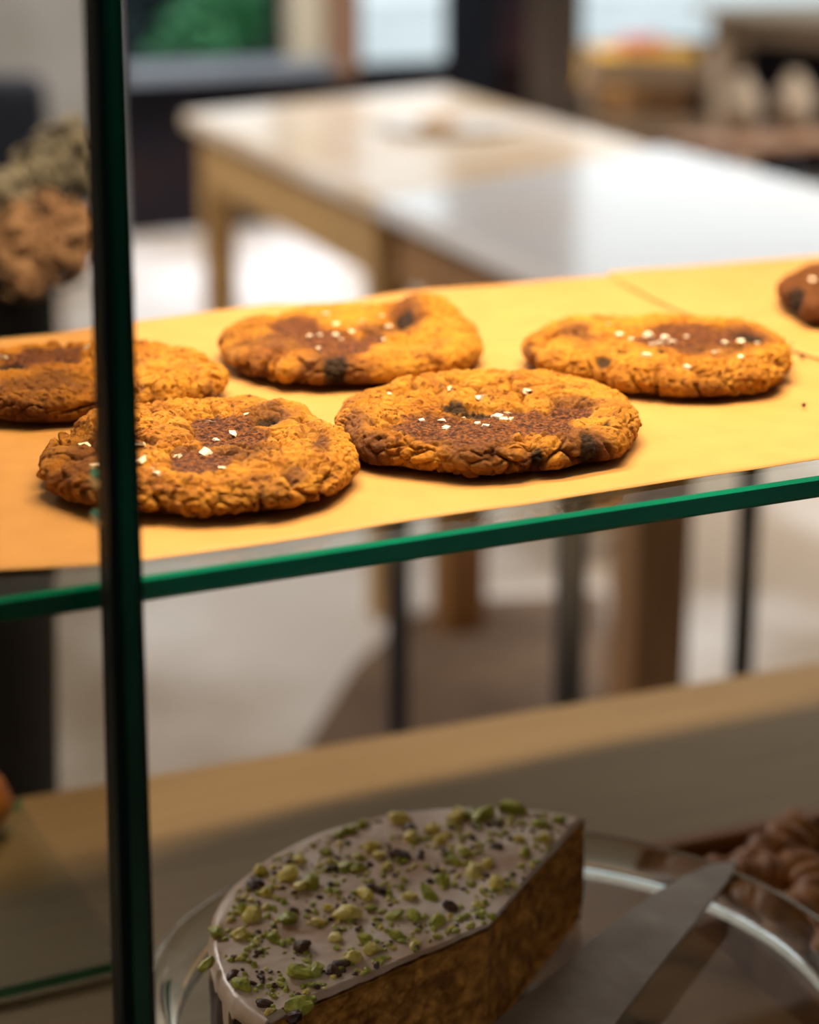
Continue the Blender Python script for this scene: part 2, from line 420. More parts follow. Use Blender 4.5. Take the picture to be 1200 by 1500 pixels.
# low tan wood bench with crockery between planter and armchair
def side_table(label, px, py, D, zt, wx, wy, m_t, m_l, rz, name='side_table', leg=.035, bars=True):
    p = atd(px, py, D)
    t = thing(name, label, 'table', (p[0], p[1], 0), rz)
    obj('tabletop', bx((0, 0, zt - .0125), (wx, wy, .025)), m_t, t, bevel=.003)
    for a in (-1, 1):
        for b in (-1, 1): obj('leg', bx((a * (wx / 2 - leg), b * (wy / 2 - leg), (zt - .025) / 2), (leg, leg, zt - .025)), m_l, t)
    if bars:
        bm = bmesh.new()
        for a in (-1, 1):
            box(bm, (0, a * (wy / 2 - leg), zt - .065), (wx - 2 * leg, .02, .08)); box(bm, (a * (wx / 2 - leg), 0, zt - .065), (.02, wy - 2 * leg, .08))
        obj('apron', bm, m_l, t)
    return t
RZ = math.atan2(ud[1], ud[0])
# right-hand background
M_GREYWOOD = mat('weathered_wood', (0.17, 0.14, 0.095), .6, spec=.3, col2=(.22, .18, .125), scale=4, stretch=(1, 6, 6))
M_DIMWOOD = mat('dim_wood', (0.13, 0.085, 0.045), .6, col2=(.18, .12, .07), scale=4)
side_table('tall weathered wooden table at the far right of the room', 1320, 20, 6.9, .86, 1.10, .80, M_GREYWOOD, M_DIMWOOD, RZ, 'wooden_table', leg=.09)
st = side_table('low wooden stand holding a yellow crate by the far window', 935, 130, 7.3, .575, .34, .30, M_LEG, M_LEG, RZ, leg=.06)
c0 = st.location
bm = bmesh.new()
cw, cd, ch = .33, .26, .12
box(bm, (0, 0, .006), (cw, cd, .012))
for a in (-1, 1):
    box(bm, (0, a * (cd / 2 - .006), ch / 2), (cw, .012, ch)); box(bm, (a * (cw / 2 - .006), 0, ch / 2), (.012, cd, ch))
cr = obj('crate', bm, mat('amber_crate', (0.80, 0.42, 0.05), .5, col2=(.85, .50, .08), scale=8), loc=(c0.x, c0.y, .576)); cr.rotation_euler[2] = RZ
tag(cr, 'amber yellow crate on the low wooden stand', 'crate')
M_RED = mat('red_fruit', (0.35, 0.045, 0.02), .4, col2=(.48, .10, .04), scale=9)
fl = ['red apple at the left in the amber crate', 'red apple at the middle of the amber crate', 'red apple at the right in the amber crate',
      'red apple heaped on top in the amber crate, left one', 'red apple heaped on top in the amber crate, right one']
for k, (a, b, z) in enumerate(((-.10, 0, .632), (0, .0, .632), (.10, 0, .632), (-.045, .0, .703), (.052, .0, .703))):
    v = Vector((a, b, 0)); v.rotate(Matrix.Rotation(RZ, 3, 'Z'))
    bm = lathe(bmesh.new(), [(0, .028), (.012, .034), (.032, .026), (.044, .0), (.038, -.026), (.018, -.038), (0, -.034)], 20)
    tag(obj('apple', bm, M_RED, smooth=True, loc=(c0.x + v.x, c0.y + v.y, z)), fl[k], 'apple', 'apples in the amber crate')
def chair(label, px, D, rz, ms, mb, round_back=False, hgt=.86, seat=.45):
    p = atd(px, 200, D)
    t = thing('dining_chair', label, 'chair', (p[0], p[1], 0), rz)
    obj('seat', bx((0, 0, seat - .02), (.42, .42, .04)), ms, t, bevel=.008)
    for a in (-1, 1):
        obj('leg', bx((a * .18, -.18, (seat - .04) / 2), (.035, .035, seat - .04)), ms, t)
        bm = bmesh.new(); tube(bm, [(a * .18, .18, 0), (a * .18, .19, seat), (a * .18, .26, hgt)], [.018, .02, .016], 8); obj('leg', bm, ms, t, True)
    if round_back:
        bm = lathe(bmesh.new(), [(0, -.015), (.14, -.015), (.155, 0), (.14, .015), (0, .015)], 32)
        o = obj('backrest', bm, mb, t, True, loc=(0, .235, hgt - .17)); o.rotation_euler = (R(80), 0, 0)
    else:
        for k in range(2): obj('back_rail', bx((0, .22 + .02 * k, hgt - .22 + .16 * k), (.36, .018, .07)), mb, t)
    return t
chair('tan wooden chair with plain rails beside the far-right table', 985, 5.9, RZ + 2.2, M_DIMWOOD, M_DIMWOOD, hgt=.80)
M_CREAM = mat('cream_glaze', (0.20, 0.15, 0.10), .8, col2=(.26, .20, .14), scale=20)
def stool_round(label, px, py, D, r):
    p = atd(px, py, D)
    t = thing('vase', label, 'vase', (p[0], p[1], p[2] - r))
    return t
pd_ = atd(1118, 170, 5.3)
t = thing('plant_stand', 'black slatted stand carrying two round cream vases at right', 'stand', (pd_[0], pd_[1], 0), RZ)
for k, z in enumerate((.30, .60)): obj('shelf', bx((0, 0, z), (.46, .26, .02)), M_BRPOST, t)
for a in (-1, 1):
    for b in (-1, 1): obj('leg', bx((a * .22, b * .12, .30), (.025, .025, .61)), M_BLACK, t)
for k, (px, r, lb) in enumerate(((1088, .052, 'round cream vase on the black stand, lower-left one of two'), (1165, .055, 'round cream vase on the black stand, right one of two'))):
    p = atd(px, 110, 5.3 + .06 * k)
    bm = lathe(bmesh.new(), [(0, 0), (.03, 0), (r * .9, .04), (r, .075), (r * .8, .115), (.02, .14), (.02, .155), (.012, .155), (.012, .13), (0, .12)], 32)
    tag(obj('vase', bm, M_CREAM, smooth=True, loc=(p[0], p[1], .611)), lb, 'vase', 'cream vases on the stand')
p = atd(1175, 230, 4.6)
t = thing('waste_bin', 'grey-green ribbed bin standing at the right edge behind the pale table', 'bin', (p[0], p[1], 0))
obj('body', lathe(bmesh.new(), [(0, 0), (.11, 0), (.14, .44), (.15, .45), (.14, .455), (.13, .44), (.1, .02), (0, .02)], 40),
    mat('greygreen', (.13, .14, .12), .6, col2=(.2, .2, .18), scale=10), t, True)

# ------------------------------------------------------------------ display case
ZS = 1.02; TS = .0075; ZD = .76
case = thing('display_case', 'glass and metal pastry display case with green-edged glass shelf', 'display case', (0.2, 0.2, 0))
CB = np.array([0.2, 0.2, 0])
def cpart(name, bm, m, par=case, **k):
    bmesh.ops.translate(bm, verts=bm.verts, vec=tuple(-CB))
    return obj(name, bm, m, par, **k)
# shelf: clear faces, green polished edges
bm = bmesh.new(); x0, x1, y1 = -.45, .85, .328
c = .0012
prof = [(y1, ZS), (c, ZS), (0, ZS - c), (0, ZS - TS + c), (c, ZS - TS), (y1, ZS - TS)]
ra = [bm.verts.new((x0, a, b)) for a, b in prof]; rb = [bm.verts.new((x1, a, b)) for a, b in prof]
for i in range(6):
    f = bm.faces.new((ra[i], ra[(i + 1) % 6], rb[(i + 1) % 6], rb[i])); f.material_index = 0 if i in (0, 4) else 1
for r_ in (ra, rb):
    f = bm.faces.new(r_); f.material_index = 1
shelf = cpart('glass_shelf', bm, [M_SHELF, M_EDGE])
# deck
M_DECK = mat('brushed_steel_deck', (0.24, 0.175, 0.098), 0.50, metal=0.35, col2=(0.285, 0.215, 0.125), scale=30, stretch=(.3, 8, 1), bump=.0001)
dl = at(222, 1133, ZD); dr = at(1200, 967, ZD); sl = (dr[1] - dl[1]) / (dr[0] - dl[0])
bk = lambda x: dl[1] + sl * (x - dl[0])
cpart('deck', prism(bmesh.new(), [(-.45, 0.0), (.85, 0.0), (.85, bk(.85)), (-.45, bk(-.45))], ZD - .02, ZD), M_DECK, bevel=.003)
cpart('cabinet', bx((.2, .205, .37), (1.28, .34, .739)), mat('dark_cabinet', (.02, .018, .016), .6, col2=(.03, .026, .022), scale=5))
# front pane on the left and the green joint where it ends
yp = -.014
def finx(px0, px1, y):          # x of the joint at the two ends, top and bottom
    a = aty(px0, 0, y); b = aty(px1, 1500, y); return a, b
a, b = finx(186, 230, yp - .006); a2, b2 = finx(142, 184, yp - .006)
zt, zb = a[2], b[2]
def lerp_x(A, B, z): return A[0] + (B[0] - A[0]) * (z - A[2]) / (B[2] - A[2])
def fin(name, l, r, y0, y1, m):
    bm = bmesh.new(); vs = []
    for z in (.765, 1.5):
        L = lerp_x(a2, b2, z); Rr = lerp_x(a, b, z); xl = L + (Rr - L) * l; xr = L + (Rr - L) * r
        vs.append([bm.verts.new(v) for v in ((xl, y0, z), (xr, y0, z), (xr, y1, z), (xl, y1, z))])
    for i in range(4): bm.faces.new((vs[0][i], vs[0][(i + 1) % 4], vs[1][(i + 1) % 4], vs[1][i]))
    bm.faces.new(vs[0]); bm.faces.new(vs[1])
    return cpart(name, bm, m)
fin('joint_edge', .0, .30, yp - .004, yp + .006, M_SEAM)['label'] = 'dark seam of the glass joint'
fin('joint_edge', .30, .80, yp - .006, yp + .008, M_FING)['label'] = 'green core of the glass joint'
fin('joint_edge', .80, 1.0, yp - .005, yp + .007, M_FIN)['label'] = 'deep green side of the glass joint'
bm = bmesh.new(); vs = []
for z in (.765, 1.5):
    xr = lerp_x(a2, b2, z) + .0002
    vs.append([bm.verts.new(v) for v in ((-.45, yp - .002, z), (xr, yp - .002, z), (xr, yp + .004, z), (-.45, yp + .004, z))])
for i in range(4): bm.faces.new((vs[0][i], vs[0][(i + 1) % 4], vs[1][(i + 1) % 4], vs[1][i]))
bm.faces.new(vs[0]); bm.faces.new(vs[1])
cpart('front_pane', bm, M_PANE)
# small clamps of the joint at the shelf
for z in (aty(168, 716, yp)[2], aty(168, 776, yp)[2]):
    xx = lerp_x(a2, b2, z)
    cpart('clamp', bx((xx + .0035, yp + .0085, z), (.007, .011, .004)), M_EDGE, bevel=.0008)
# corner supports and top with the lamp housing (outside the picture)
for x in (-.44, .84):
    cpart('side_panel', bx((x, .2, 1.18), (.012, .39, .84)), M_SHELF)
cpart('top_panel', bx((.2, .2, 1.64), (1.3, .42, .03)), M_BLACK)
cpart('lamp_housing', bx((.2, .27, 1.615), (.66, .08, .02)), M_BLACK)

# glass slab lying on the deck at left
gx = at(188, 1404, ZD + .006)
bm = bmesh.new()
sx0, sx1, sy0, sy1, sz = -.40, gx[0], gx[1], .405, ZD + .006
V = [bm.verts.new(v) for v in ((sx0, sy0, ZD + .001), (sx1, sy0, ZD + .001), (sx1, sy1, ZD + .001), (sx0, sy1, ZD + .001), (sx0, sy0, sz), (sx1, sy0, sz), (sx1, sy1, sz), (sx0, sy1, sz))]
for q, mi in (((3, 2, 1, 0), 0), ((4, 5, 6, 7), 0), ((0, 1, 5, 4), 1), ((1, 2, 6, 5), 0), ((2, 3, 7, 6), 1), ((3, 0, 4, 7), 1)):
    f = bm.faces.new([V[i] for i in q]); f.material_index = mi
tag(obj('glass_slab', bm, [clear_glass('slab_glass', (.95, .97, .96), 1.4, .2), mat('mint_edge', (.08, .50, .32), .3, col2=(.12, .60, .42), scale=20)]),
    'flat glass slab with a thin mint green front edge on the left of the deck', 'glass slab')

# ------------------------------------------------------------------ baking paper
def paper_mat():
    m = mat('baking_paper', (0.46, 0.262, 0.092), 0.55, col2=(0.50, 0.288, 0.104), scale=60, detail=6, spec=.25, bump=.00006, bscale=500)
    return m
M_PAPER = paper_mat()
def interp(pts, n):
    pts = [np.array(p[:2]) for p in pts]
    L = np.concatenate([[0], np.cumsum([np.linalg.norm(b - a) for a, b in zip(pts, pts[1:])])])
    s = np.linspace(0, L[-1], n)
    return np.stack([np.interp(s, L, [p[k] for p in pts]) for k in (0, 1)], 1)
def sheet(name, front, back, z0, wav, lab, nx=220, ny=60, seed=0):
    f = interp([at(x, y, z0) for x, y in front], nx); b = interp([at(x, y, z0) for x, y in back], nx)
    t = np.linspace(0, 1, ny)[:, None, None]
    g = f[None] * (1 - t) + b[None] * t
    P = g.reshape(-1, 2)
    q = np.concatenate([P * 14, np.zeros((len(P), 1))], 1)
    tt = np.repeat(np.linspace(0, 1, ny), nx)
    edge = sstep(.80, 1.0, tt)
    z = z0 + wav * (.5 + .5 * vnoise(q, seed)) * (.15 + edge)
    q2 = np.concatenate([P * 45, np.zeros((len(P), 1))], 1)
    z += .00025 * (vnoise(q2, seed + 5) + 1)
    me = bpy.data.meshes.new(name)
    fa = [(j * nx + i, j * nx + i + 1, (j + 1) * nx + i + 1, (j + 1) * nx + i) for j in range(ny - 1) for i in range(nx - 1)]
    me.from_pydata([(x, y, zz) for (x, y), zz in zip(P, z)], [], fa)
    o = link(name, me, M_PAPER)
    s = o.modifiers.new('solid', 'SOLIDIFY'); s.thickness = .00015
    tag(o, lab, 'paper')
    return o
sheet('baking_paper', [(-260, 866), (-60, 842), (0, 838), (100, 833), (170, 829), (203, 824), (400, 797), (600, 765), (800, 736), (1000, 704), (1200, 674), (1500, 631), (1900, 573)],
      [(-260, 522), (-60, 505), (75, 492), (200, 473), (350, 452), (400, 447), (500, 444), (575, 432), (630, 425), (880, 407), (1050, 396), (1500, 362), (1900, 322)], ZS + .0006, .0008,
      'long yellow baking paper sheet lying under the cookies on the glass shelf', seed=4)
sheet('baking_paper', [(893, 404), (930, 425), (975, 448), (1080, 490), (1500, 618), (1880, 566)], [(889, 400), (960, 394), (1050, 388), (1200, 375), (1500, 350), (1880, 316)], ZS + .0017, .0004,
      'second paper sheet overlapping at the back right corner of the shelf', nx=120, ny=40, seed=9)

# ------------------------------------------------------------------ cookies
def cookie_mat(dark=False):
    m = bpy.data.materials.new('cookie_dough'); m.use_nodes = True
    nt = m.node_tree; b = nt.nodes['Principled BSDF']; L = nt.links
    N = lambda t: nt.nodes.new(t)
    tc = N('ShaderNodeTexCoord')
    def noise(s, d=4, r=.5):
        n = N('ShaderNodeTexNoise'); n.inputs['Scale'].default_value = s; n.inputs['Detail'].default_value = d
        n.inputs['Roughness'].default_value = r
        L.new(tc.outputs['Object'], n.inputs['Vector']); return n
    def ramp(src, stops):
        r = N('ShaderNodeValToRGB'); e = r.color_ramp.elements
        e[0].position, e[0].color = stops[0][0], (*stops[0][1], 1); e[1].position, e[1].color = stops[-1][0], (*stops[-1][1], 1)
        for p_, c_ in stops[1:-1]:
            x = e.new(p_); x.color = (*c_, 1)
        L.new(src, r.inputs[0]); return r
    def mix(f, a_, b_, mode='MIX'):
        x = N('ShaderNodeMix'); x.data_type = 'RGBA'; x.blend_type = mode
        if isinstance(f, float): x.inputs[0].default_value = f
        else: L.new(f, x.inputs[0])
        for s_, v in ((6, a_), (7, b_)):
            if isinstance(v, tuple): x.inputs[s_].default_value = (*v, 1)
            else: L.new(v, x.inputs[s_])
        return x.outputs[2]
    at_ = N('ShaderNodeAttribute'); at_.attribute_name = 'mask'
    sp = N('ShaderNodeSeparateColor'); L.new(at_.outputs['Color'], sp.inputs[0])
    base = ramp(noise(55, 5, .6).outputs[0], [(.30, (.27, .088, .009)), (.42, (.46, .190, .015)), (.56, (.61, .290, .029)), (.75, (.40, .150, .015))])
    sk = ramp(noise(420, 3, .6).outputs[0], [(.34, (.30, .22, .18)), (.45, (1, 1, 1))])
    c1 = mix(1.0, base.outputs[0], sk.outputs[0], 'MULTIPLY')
    br = mix(sp.outputs[1], c1, (.13, .045, .015))          # brown low on the rim, in cracks and pits; baked and dark dough
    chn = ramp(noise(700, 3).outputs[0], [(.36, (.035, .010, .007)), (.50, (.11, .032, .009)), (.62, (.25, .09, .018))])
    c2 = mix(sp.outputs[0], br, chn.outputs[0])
    vd_ = mix(sp.outputs[2], c2, (.009, .004, .003))        # near-black chocolate, pits and underside of the lump
    L.new(vd_, b.inputs['Base Color'])
    b.inputs['Roughness'].default_value = .6; b.inputs['Specular IOR Level'].default_value = .22
    bp = N('ShaderNodeBump'); bp.inputs['Distance'].default_value = .0011; bp.inputs['Strength'].default_value = 1
    vor = N('ShaderNodeTexVoronoi'); vor.inputs['Scale'].default_value = 520; L.new(tc.outputs['Object'], vor.inputs['Vector'])
    ad = N('ShaderNodeMath'); ad.operation = 'MULTIPLY_ADD'; ad.inputs[1].default_value = -.45
    L.new(vor.outputs['Distance'], ad.inputs[0]); L.new(noise(650, 6, .75).outputs[0], ad.inputs[2])
    L.new(ad.outputs[0], bp.inputs['Height']); L.new(bp.outputs[0], b.inputs['Normal'])
    return m
M_COOKIE = cookie_mat()
M_SALT = mat('salt_crystal', (.85, .80, .74), .3, col2=(.9, .86, .8), scale=300)

def ellipse_mask(P, px, py, rx, ry, zt, soft=.35, wob=None):
    c = at(px, py, zt); dist = np.linalg.norm(c - CAM)
    s = (CAM[2] - zt) / dist
    ax = rx * dist / F; ay = ry * dist / F / s
    d = P[:, :2] - c[:2]
    e = np.sqrt(((d @ RT[:2]) / ax) ** 2 + ((d @ FH[:2]) / ay) ** 2)
    if wob is not None: e = e + wob
    return 1 - sstep(1 - soft, 1 + soft, e)

def cookie(label, outline, T, seed, choc=(), dark=(), very=(), lumps=(), dips=(), salts=(), nsalt=8, crackiness=1.0, z0=ZS + .0016, alld=0.0):
    cx = sum(p[0] for p in outline) / len(outline); cy = sum(p[1] for p in outline) / len(outline)
    C0 = at(cx, cy, z0 + T * .5)
    th, rr = [], []
    for x, y in outline:
        f = (max(p[1] for p in outline) - y) / (max(p[1] for p in outline) - min(p[1] for p in outline))
        q = at(x, y, z0 + T * (.25 + .65 * f)) - C0
        th.append(math.atan2(q[1], q[0])); rr.append(math.hypot(q[0], q[1]))
    o_ = np.argsort(th); th = np.array(th)[o_]; rr = np.array(rr)[o_]
    NT = 620
    A = np.linspace(-math.pi, math.pi, NT, endpoint=False)
    Rr = np.interp(A, np.concatenate([th - 2 * math.pi, th, th + 2 * math.pi]), np.tile(rr, 3))
    kern = np.exp(-np.linspace(-2, 2, 13) ** 2); kern /= kern.sum()
    Rr = np.convolve(np.concatenate([Rr[-6:], Rr, Rr[:6]]), kern, 'valid')
    pa = np.stack([np.cos(A) * 3, np.sin(A) * 3, np.full(NT, seed)], 1)
    Rr = Rr * (1 + .012 * fbm(pa * 2.2, 3, seed))
    wv = .17 + .03 * vnoise(pa, seed + 3)
    rings = []
    nf = 135
    for k in range(nf):
        s = (k + .3) / nf; rings.append(('f', s))
    for k in range(50): rings.append(('r', R(4 + k * (128 - 4) / 49)))
    rings.append(('u', .86)); rings.append(('u', .5))
    X = []; Nn = []; onr = []
    for kind, s in rings:
        if kind == 'f':
            rho = (1 - wv) * s; z = T * (1 - .10 * (1 - s) ** 2) * np.ones(NT); nx = np.zeros(NT); nz = np.ones(NT); e = 0
        elif kind == 'r':
            rho = (1 - wv) + wv * math.sin(s); z = T * (.50 + .50 * math.cos(s)) * np.ones(NT)
            if s > math.pi / 2: z = np.maximum(z, 0)
            nx = np.full(NT, math.sin(s)); nz = np.full(NT, math.cos(s)); e = 1
        else:
            rho = s * np.ones(NT); z = np.full(NT, .0003); nx = np.zeros(NT); nz = np.zeros(NT); e = 2
        X.append(np.stack([C0[0] + np.cos(A) * Rr * rho, C0[1] + np.sin(A) * Rr * rho, z], 1))
        Nn.append(np.stack([np.cos(A) * nx, np.sin(A) * nx, nz], 1)); onr.append(np.full(NT, e))
    P = np.concatenate(X); Nv = np.concatenate(Nn); onr = np.concatenate(onr)
    Q = P + np.array([seed * 1.7, seed * .9, 0])
    wob = fbm(Q * 95, 3, seed + 40) * .26
    zt = z0 + T
    ch = np.zeros(len(P)); dk = np.zeros(len(P)); vy = np.zeros(len(P))
    for e in choc: ch = np.maximum(ch, ellipse_mask(P, *e, zt, .16, wob))
    for e in dark: dk = np.maximum(dk, ellipse_mask(P, *e, zt, .4, wob * 1.3))
    for e in very: vy = np.maximum(vy, ellipse_mask(P, e[0], e[1], e[2] * .8, e[3] * .8, zt, .3, wob * 2.2))
    # relief
    warp = np.stack([fbm(Q * 70, 2, seed + 50), fbm(Q * 70, 2, seed + 60), fbm(Q * 70, 2, seed + 70)], 1)
    f1, f2, idv = worley(Q * 72 + warp * .35, seed)
    g1, g2, id2 = worley(Q * 190 + warp * .6, seed + 9)
    e1 = f2 - f1; e2 = g2 - g1
    cm = sstep(-.12, .3, fbm(Q * 38, 2, seed + 80)) * crackiness
    cm2 = sstep(-.25, .15, fbm(Q * 48, 2, seed + 90)) * crackiness
    solid = 1 - .85 * ch
    d = .0017 * fbm(Q * 45, 3, seed + 2) + .0009 * fbm(Q * 150, 3, seed + 4) + .0003 * np.abs(vnoise(Q * 330, seed + 6))
    d += .0020 * (np.sqrt(np.clip(e1, 0, .6)) - .5) * (.35 + .65 * cm) * solid + .0009 * (np.sqrt(np.clip(e2, 0, .5)) - .45) * cm2 * solid
    c1 = (1 - sstep(.0, .15, e1)) * cm * solid
    c2 = (1 - sstep(.0, .20, e2)) * cm2 * solid
    d -= .0024 * c1 + .0010 * c2
    h1, h2, id3 = worley(Q * 330, seed + 20)
    pit = (1 - sstep(.10, .40, h1)) * (id3 > .66)
    d -= .0010 * pit * (1 - .5 * ch)
    h1, h2, id4 = worley(Q * 620, seed + 30)
    d += .00050 * (.5 - h1) + .00035 * fbm(Q * 800, 2, seed + 31)
    d -= .0013 * ch * (onr == 0) + .0012 * vy
    d += ch * .0003 * fbm(Q * 700, 2, seed + 33)
    for (px, py, rx, ry, h) in lumps: P_ = ellipse_mask(P, px, py, rx, ry, zt, .6, wob * .4); d += h * P_
    for (px, py, rx, ry, h) in dips: P_ = ellipse_mask(P, px, py, rx, ry, zt, .45, wob); d -= h * P_
    d *= (onr < 2)
    fade = np.clip(P[:, 2] / (T * .25), 0, 1)
    P2 = P + Nv * (d * (.35 + .65 * fade))[:, None]
    P2[:, 2] = np.maximum(P2[:, 2], .0002 * (onr < 2)) + z0
    # brown tints: under rim, patches, pits
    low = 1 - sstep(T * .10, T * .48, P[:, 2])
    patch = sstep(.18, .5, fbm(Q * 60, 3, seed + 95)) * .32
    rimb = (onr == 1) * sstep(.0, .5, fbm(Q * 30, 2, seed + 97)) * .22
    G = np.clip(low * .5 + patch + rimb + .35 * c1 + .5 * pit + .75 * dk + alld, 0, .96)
    Rm = np.clip(ch * (onr < 2), 0, 1)
    n = len(P2); c_bot = n
    verts = P2 - C0 * np.array([1, 1, 0]) - np.array([0, 0, z0])
    me = bpy.data.meshes.new('chocolate_chip_cookie')
    NR = len(rings)
    top = np.array([[0, 0, 0]]); ctr_top = verts[:NT].mean(0)[None]; ctr_bot = np.array([[0, 0, .0003]])
    allv = np.concatenate([verts, ctr_top, ctr_bot])
    i = np.arange(NT); j = (i + 1) % NT
    fs = []
    for k in range(NR - 1):
        fs.append(np.stack([k * NT + i, (k + 1) * NT + i, (k + 1) * NT + j, k * NT + j], 1))
    faces = np.concatenate(fs).tolist() + [[n, a_, b_] for a_, b_ in zip(i.tolist(), j.tolist())] + [[n + 1, (NR - 1) * NT + b_, (NR - 1) * NT + a_] for a_, b_ in zip(i.tolist(), j.tolist())]
    me.from_pydata(allv.tolist(), [], faces)
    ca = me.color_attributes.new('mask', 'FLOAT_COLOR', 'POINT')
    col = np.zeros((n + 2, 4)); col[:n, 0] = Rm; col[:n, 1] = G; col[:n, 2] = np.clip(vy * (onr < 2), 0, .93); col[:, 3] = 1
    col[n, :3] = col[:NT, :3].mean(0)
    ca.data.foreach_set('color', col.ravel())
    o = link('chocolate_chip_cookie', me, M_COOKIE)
    o.location = (C0[0], C0[1], z0)
    tag(o, label, 'cookie', 'chocolate chip cookies on the paper')
    # flaky salt
    rg = random.Random(seed)
    flat = (onr == 0)
    Pf = P2[flat]
    sl_ = list(salts)
    for (px, py, s) in sl_:
        q = at(px, py, z0 + T * .95)
        k = int(np.argmin(((Pf[:, :2] - q[:2]) ** 2).sum(1))); q = Pf[k]
        bm = bmesh.new()
        r_ = bmesh.ops.create_cube(bm, size=1)
        for v in r_['verts']: v.co += Vector((rg.uniform(-.25, .25), rg.uniform(-.25, .25), rg.uniform(-.2, .2)))
        sz = s * .00024
        mt = Matrix.Translation(Vector(q - np.array([C0[0], C0[1], z0])) + Vector((0, 0, sz * .28))) @ Matrix.Rotation(rg.uniform(0, 6), 4, 'Z') @ Matrix.Rotation(rg.uniform(-.5, .5), 4, 'X') @ Matrix.Diagonal((sz * 1.4, sz, sz * .55, 1))
        bmesh.ops.transform(bm, matrix=mt, verts=bm.verts)
        obj('salt_flake', bm, M_SALT, o)
    return o

cookie('front left cookie, partly behind the green glass joint, with a round reddish chocolate disc',
       [(61, 664), (69, 647), (85, 640), (111, 633), (113, 622), (122, 612), (150, 596), (207, 585), (260, 584), (332, 583), (394, 579), (440, 591), (465, 612), (511, 637), (525, 664), (511, 702), (482, 727),
        (415, 747), (327, 754), (227, 752), (123, 739), (73, 714)], .0118, 3,
       choc=[(292, 671, 50, 20), (330, 626, 46, 22), (300, 612, 24, 9), (372, 634, 22, 12)],
       dark=[(392, 606, 40, 16), (432, 690, 18, 8), (469, 650, 14, 14), (115, 706, 30, 10), (360, 655, 40, 22), (270, 652, 18, 6), (150, 660, 60, 30)],
       very=[(392, 611, 22, 9), (112, 703, 16, 5)],
       dips=[(392, 612, 24, 10, .002), (116, 628, 14, 6, .003), (255, 712, 40, 3, .0012), (330, 690, 60, 3, .0016)],
       lumps=[(420, 594, 35, 10, .002), (430, 665, 60, 20, .0015), (225, 735, 70, 12, .001), (155, 612, 40, 18, .0015)],
       salts=[(300, 657, 11), (259, 666, 8), (123, 648, 8), (132, 694, 10), (206, 686, 11), (217, 708, 7), (326, 682, 7), (340, 632, 7), (307, 615, 7), (360, 607, 6), (203, 660, 9), (316, 640, 5), (222, 690, 5)])
cookie('front centre cookie with a wide dark chocolate pool across its middle',
       [(491, 618), (500, 594), (527, 573), (558, 567), (574, 553), (617, 545), (699, 539), (754, 538), (813, 541), (872, 555), (911, 575), (932, 602), (930, 637), (915, 657), (872, 671), (813, 684),
        (774, 690), (695, 693), (637, 688), (590, 682), (539, 667), (503, 641)], .0122, 11,
       choc=[(632, 618, 58, 21), (700, 625, 66, 22), (788, 616, 50, 19), (835, 600, 30, 10), (745, 600, 50, 9)],
       dark=[(845, 590, 40, 12), (865, 640, 44, 18), (795, 660, 28, 14), (520, 615, 24, 16), (700, 640, 50, 16), (540, 640, 30, 10)],
       very=[(665, 590, 30, 9), (700, 594, 28, 5), (868, 640, 20, 10), (792, 652, 12, 8), (888, 618, 10, 4), (775, 683, 16, 7), (858, 583, 14, 5)],
       dips=[(585, 672, 45, 4, .0016), (680, 668, 60, 3, .0018), (760, 662, 40, 3, .0015), (880, 600, 14, 26, .001)],
       lumps=[(700, 560, 120, 14, .0012), (895, 610, 26, 26, .0012), (730, 655, 70, 8, .0012), (540, 610, 30, 30, .001)],
       salts=[(659, 573, 7), (707, 579, 10), (648, 608, 8), (712, 623, 7), (772, 576, 9), (797, 566, 8), (730, 603, 9), (745, 597, 8), (738, 605, 7), (654, 621, 6), (700, 617, 6), (652, 626, 5), (655, 626, 6), (616, 610, 6), (570, 575, 6), (725, 600, 6), (750, 604, 5), (680, 600, 5)])
cookie('back middle cookie with a raised curled lump on its right rim',
       [(322, 509), (330, 488), (348, 475), (395, 464), (447, 452), (515, 451), (563, 450), (580, 441), (611, 434), (635, 441), (669, 461), (699, 488), (703, 505), (693, 526), (669, 540), (583, 557),
        (515, 562), (447, 563), (378, 551), (337, 533)], .0122, 23,
       choc=[(432, 475, 38, 17), (478, 492, 48, 14), (505, 506, 42, 14), (545, 492, 20, 8)],
       dark=[(596, 466, 28, 16), (490, 530, 50, 16), (350, 525, 30, 8), (420, 500, 70, 10), (560, 480, 50, 8)],
       very=[(492, 526, 22, 12), (505, 545, 14, 6), (592, 468, 16, 6), (585, 440, 6, 5), (570, 556, 40, 5)],
       dips=[(592, 468, 22, 7, .0025), (600, 500, 45, 5, .0014), (430, 512, 50, 4, .001)],
       lumps=[(622, 455, 40, 15, .0055), (655, 490, 40, 20, .001), (455, 535, 60, 12, .001)],
       salts=[(478, 465, 8), (492, 474, 8), (454, 494, 8), (467, 490, 7), (466, 508, 7), (492, 488, 6), (570, 476, 8), (560, 496, 7), (560, 466, 5), (530, 470, 6), (500, 493, 5), (515, 484, 5)])
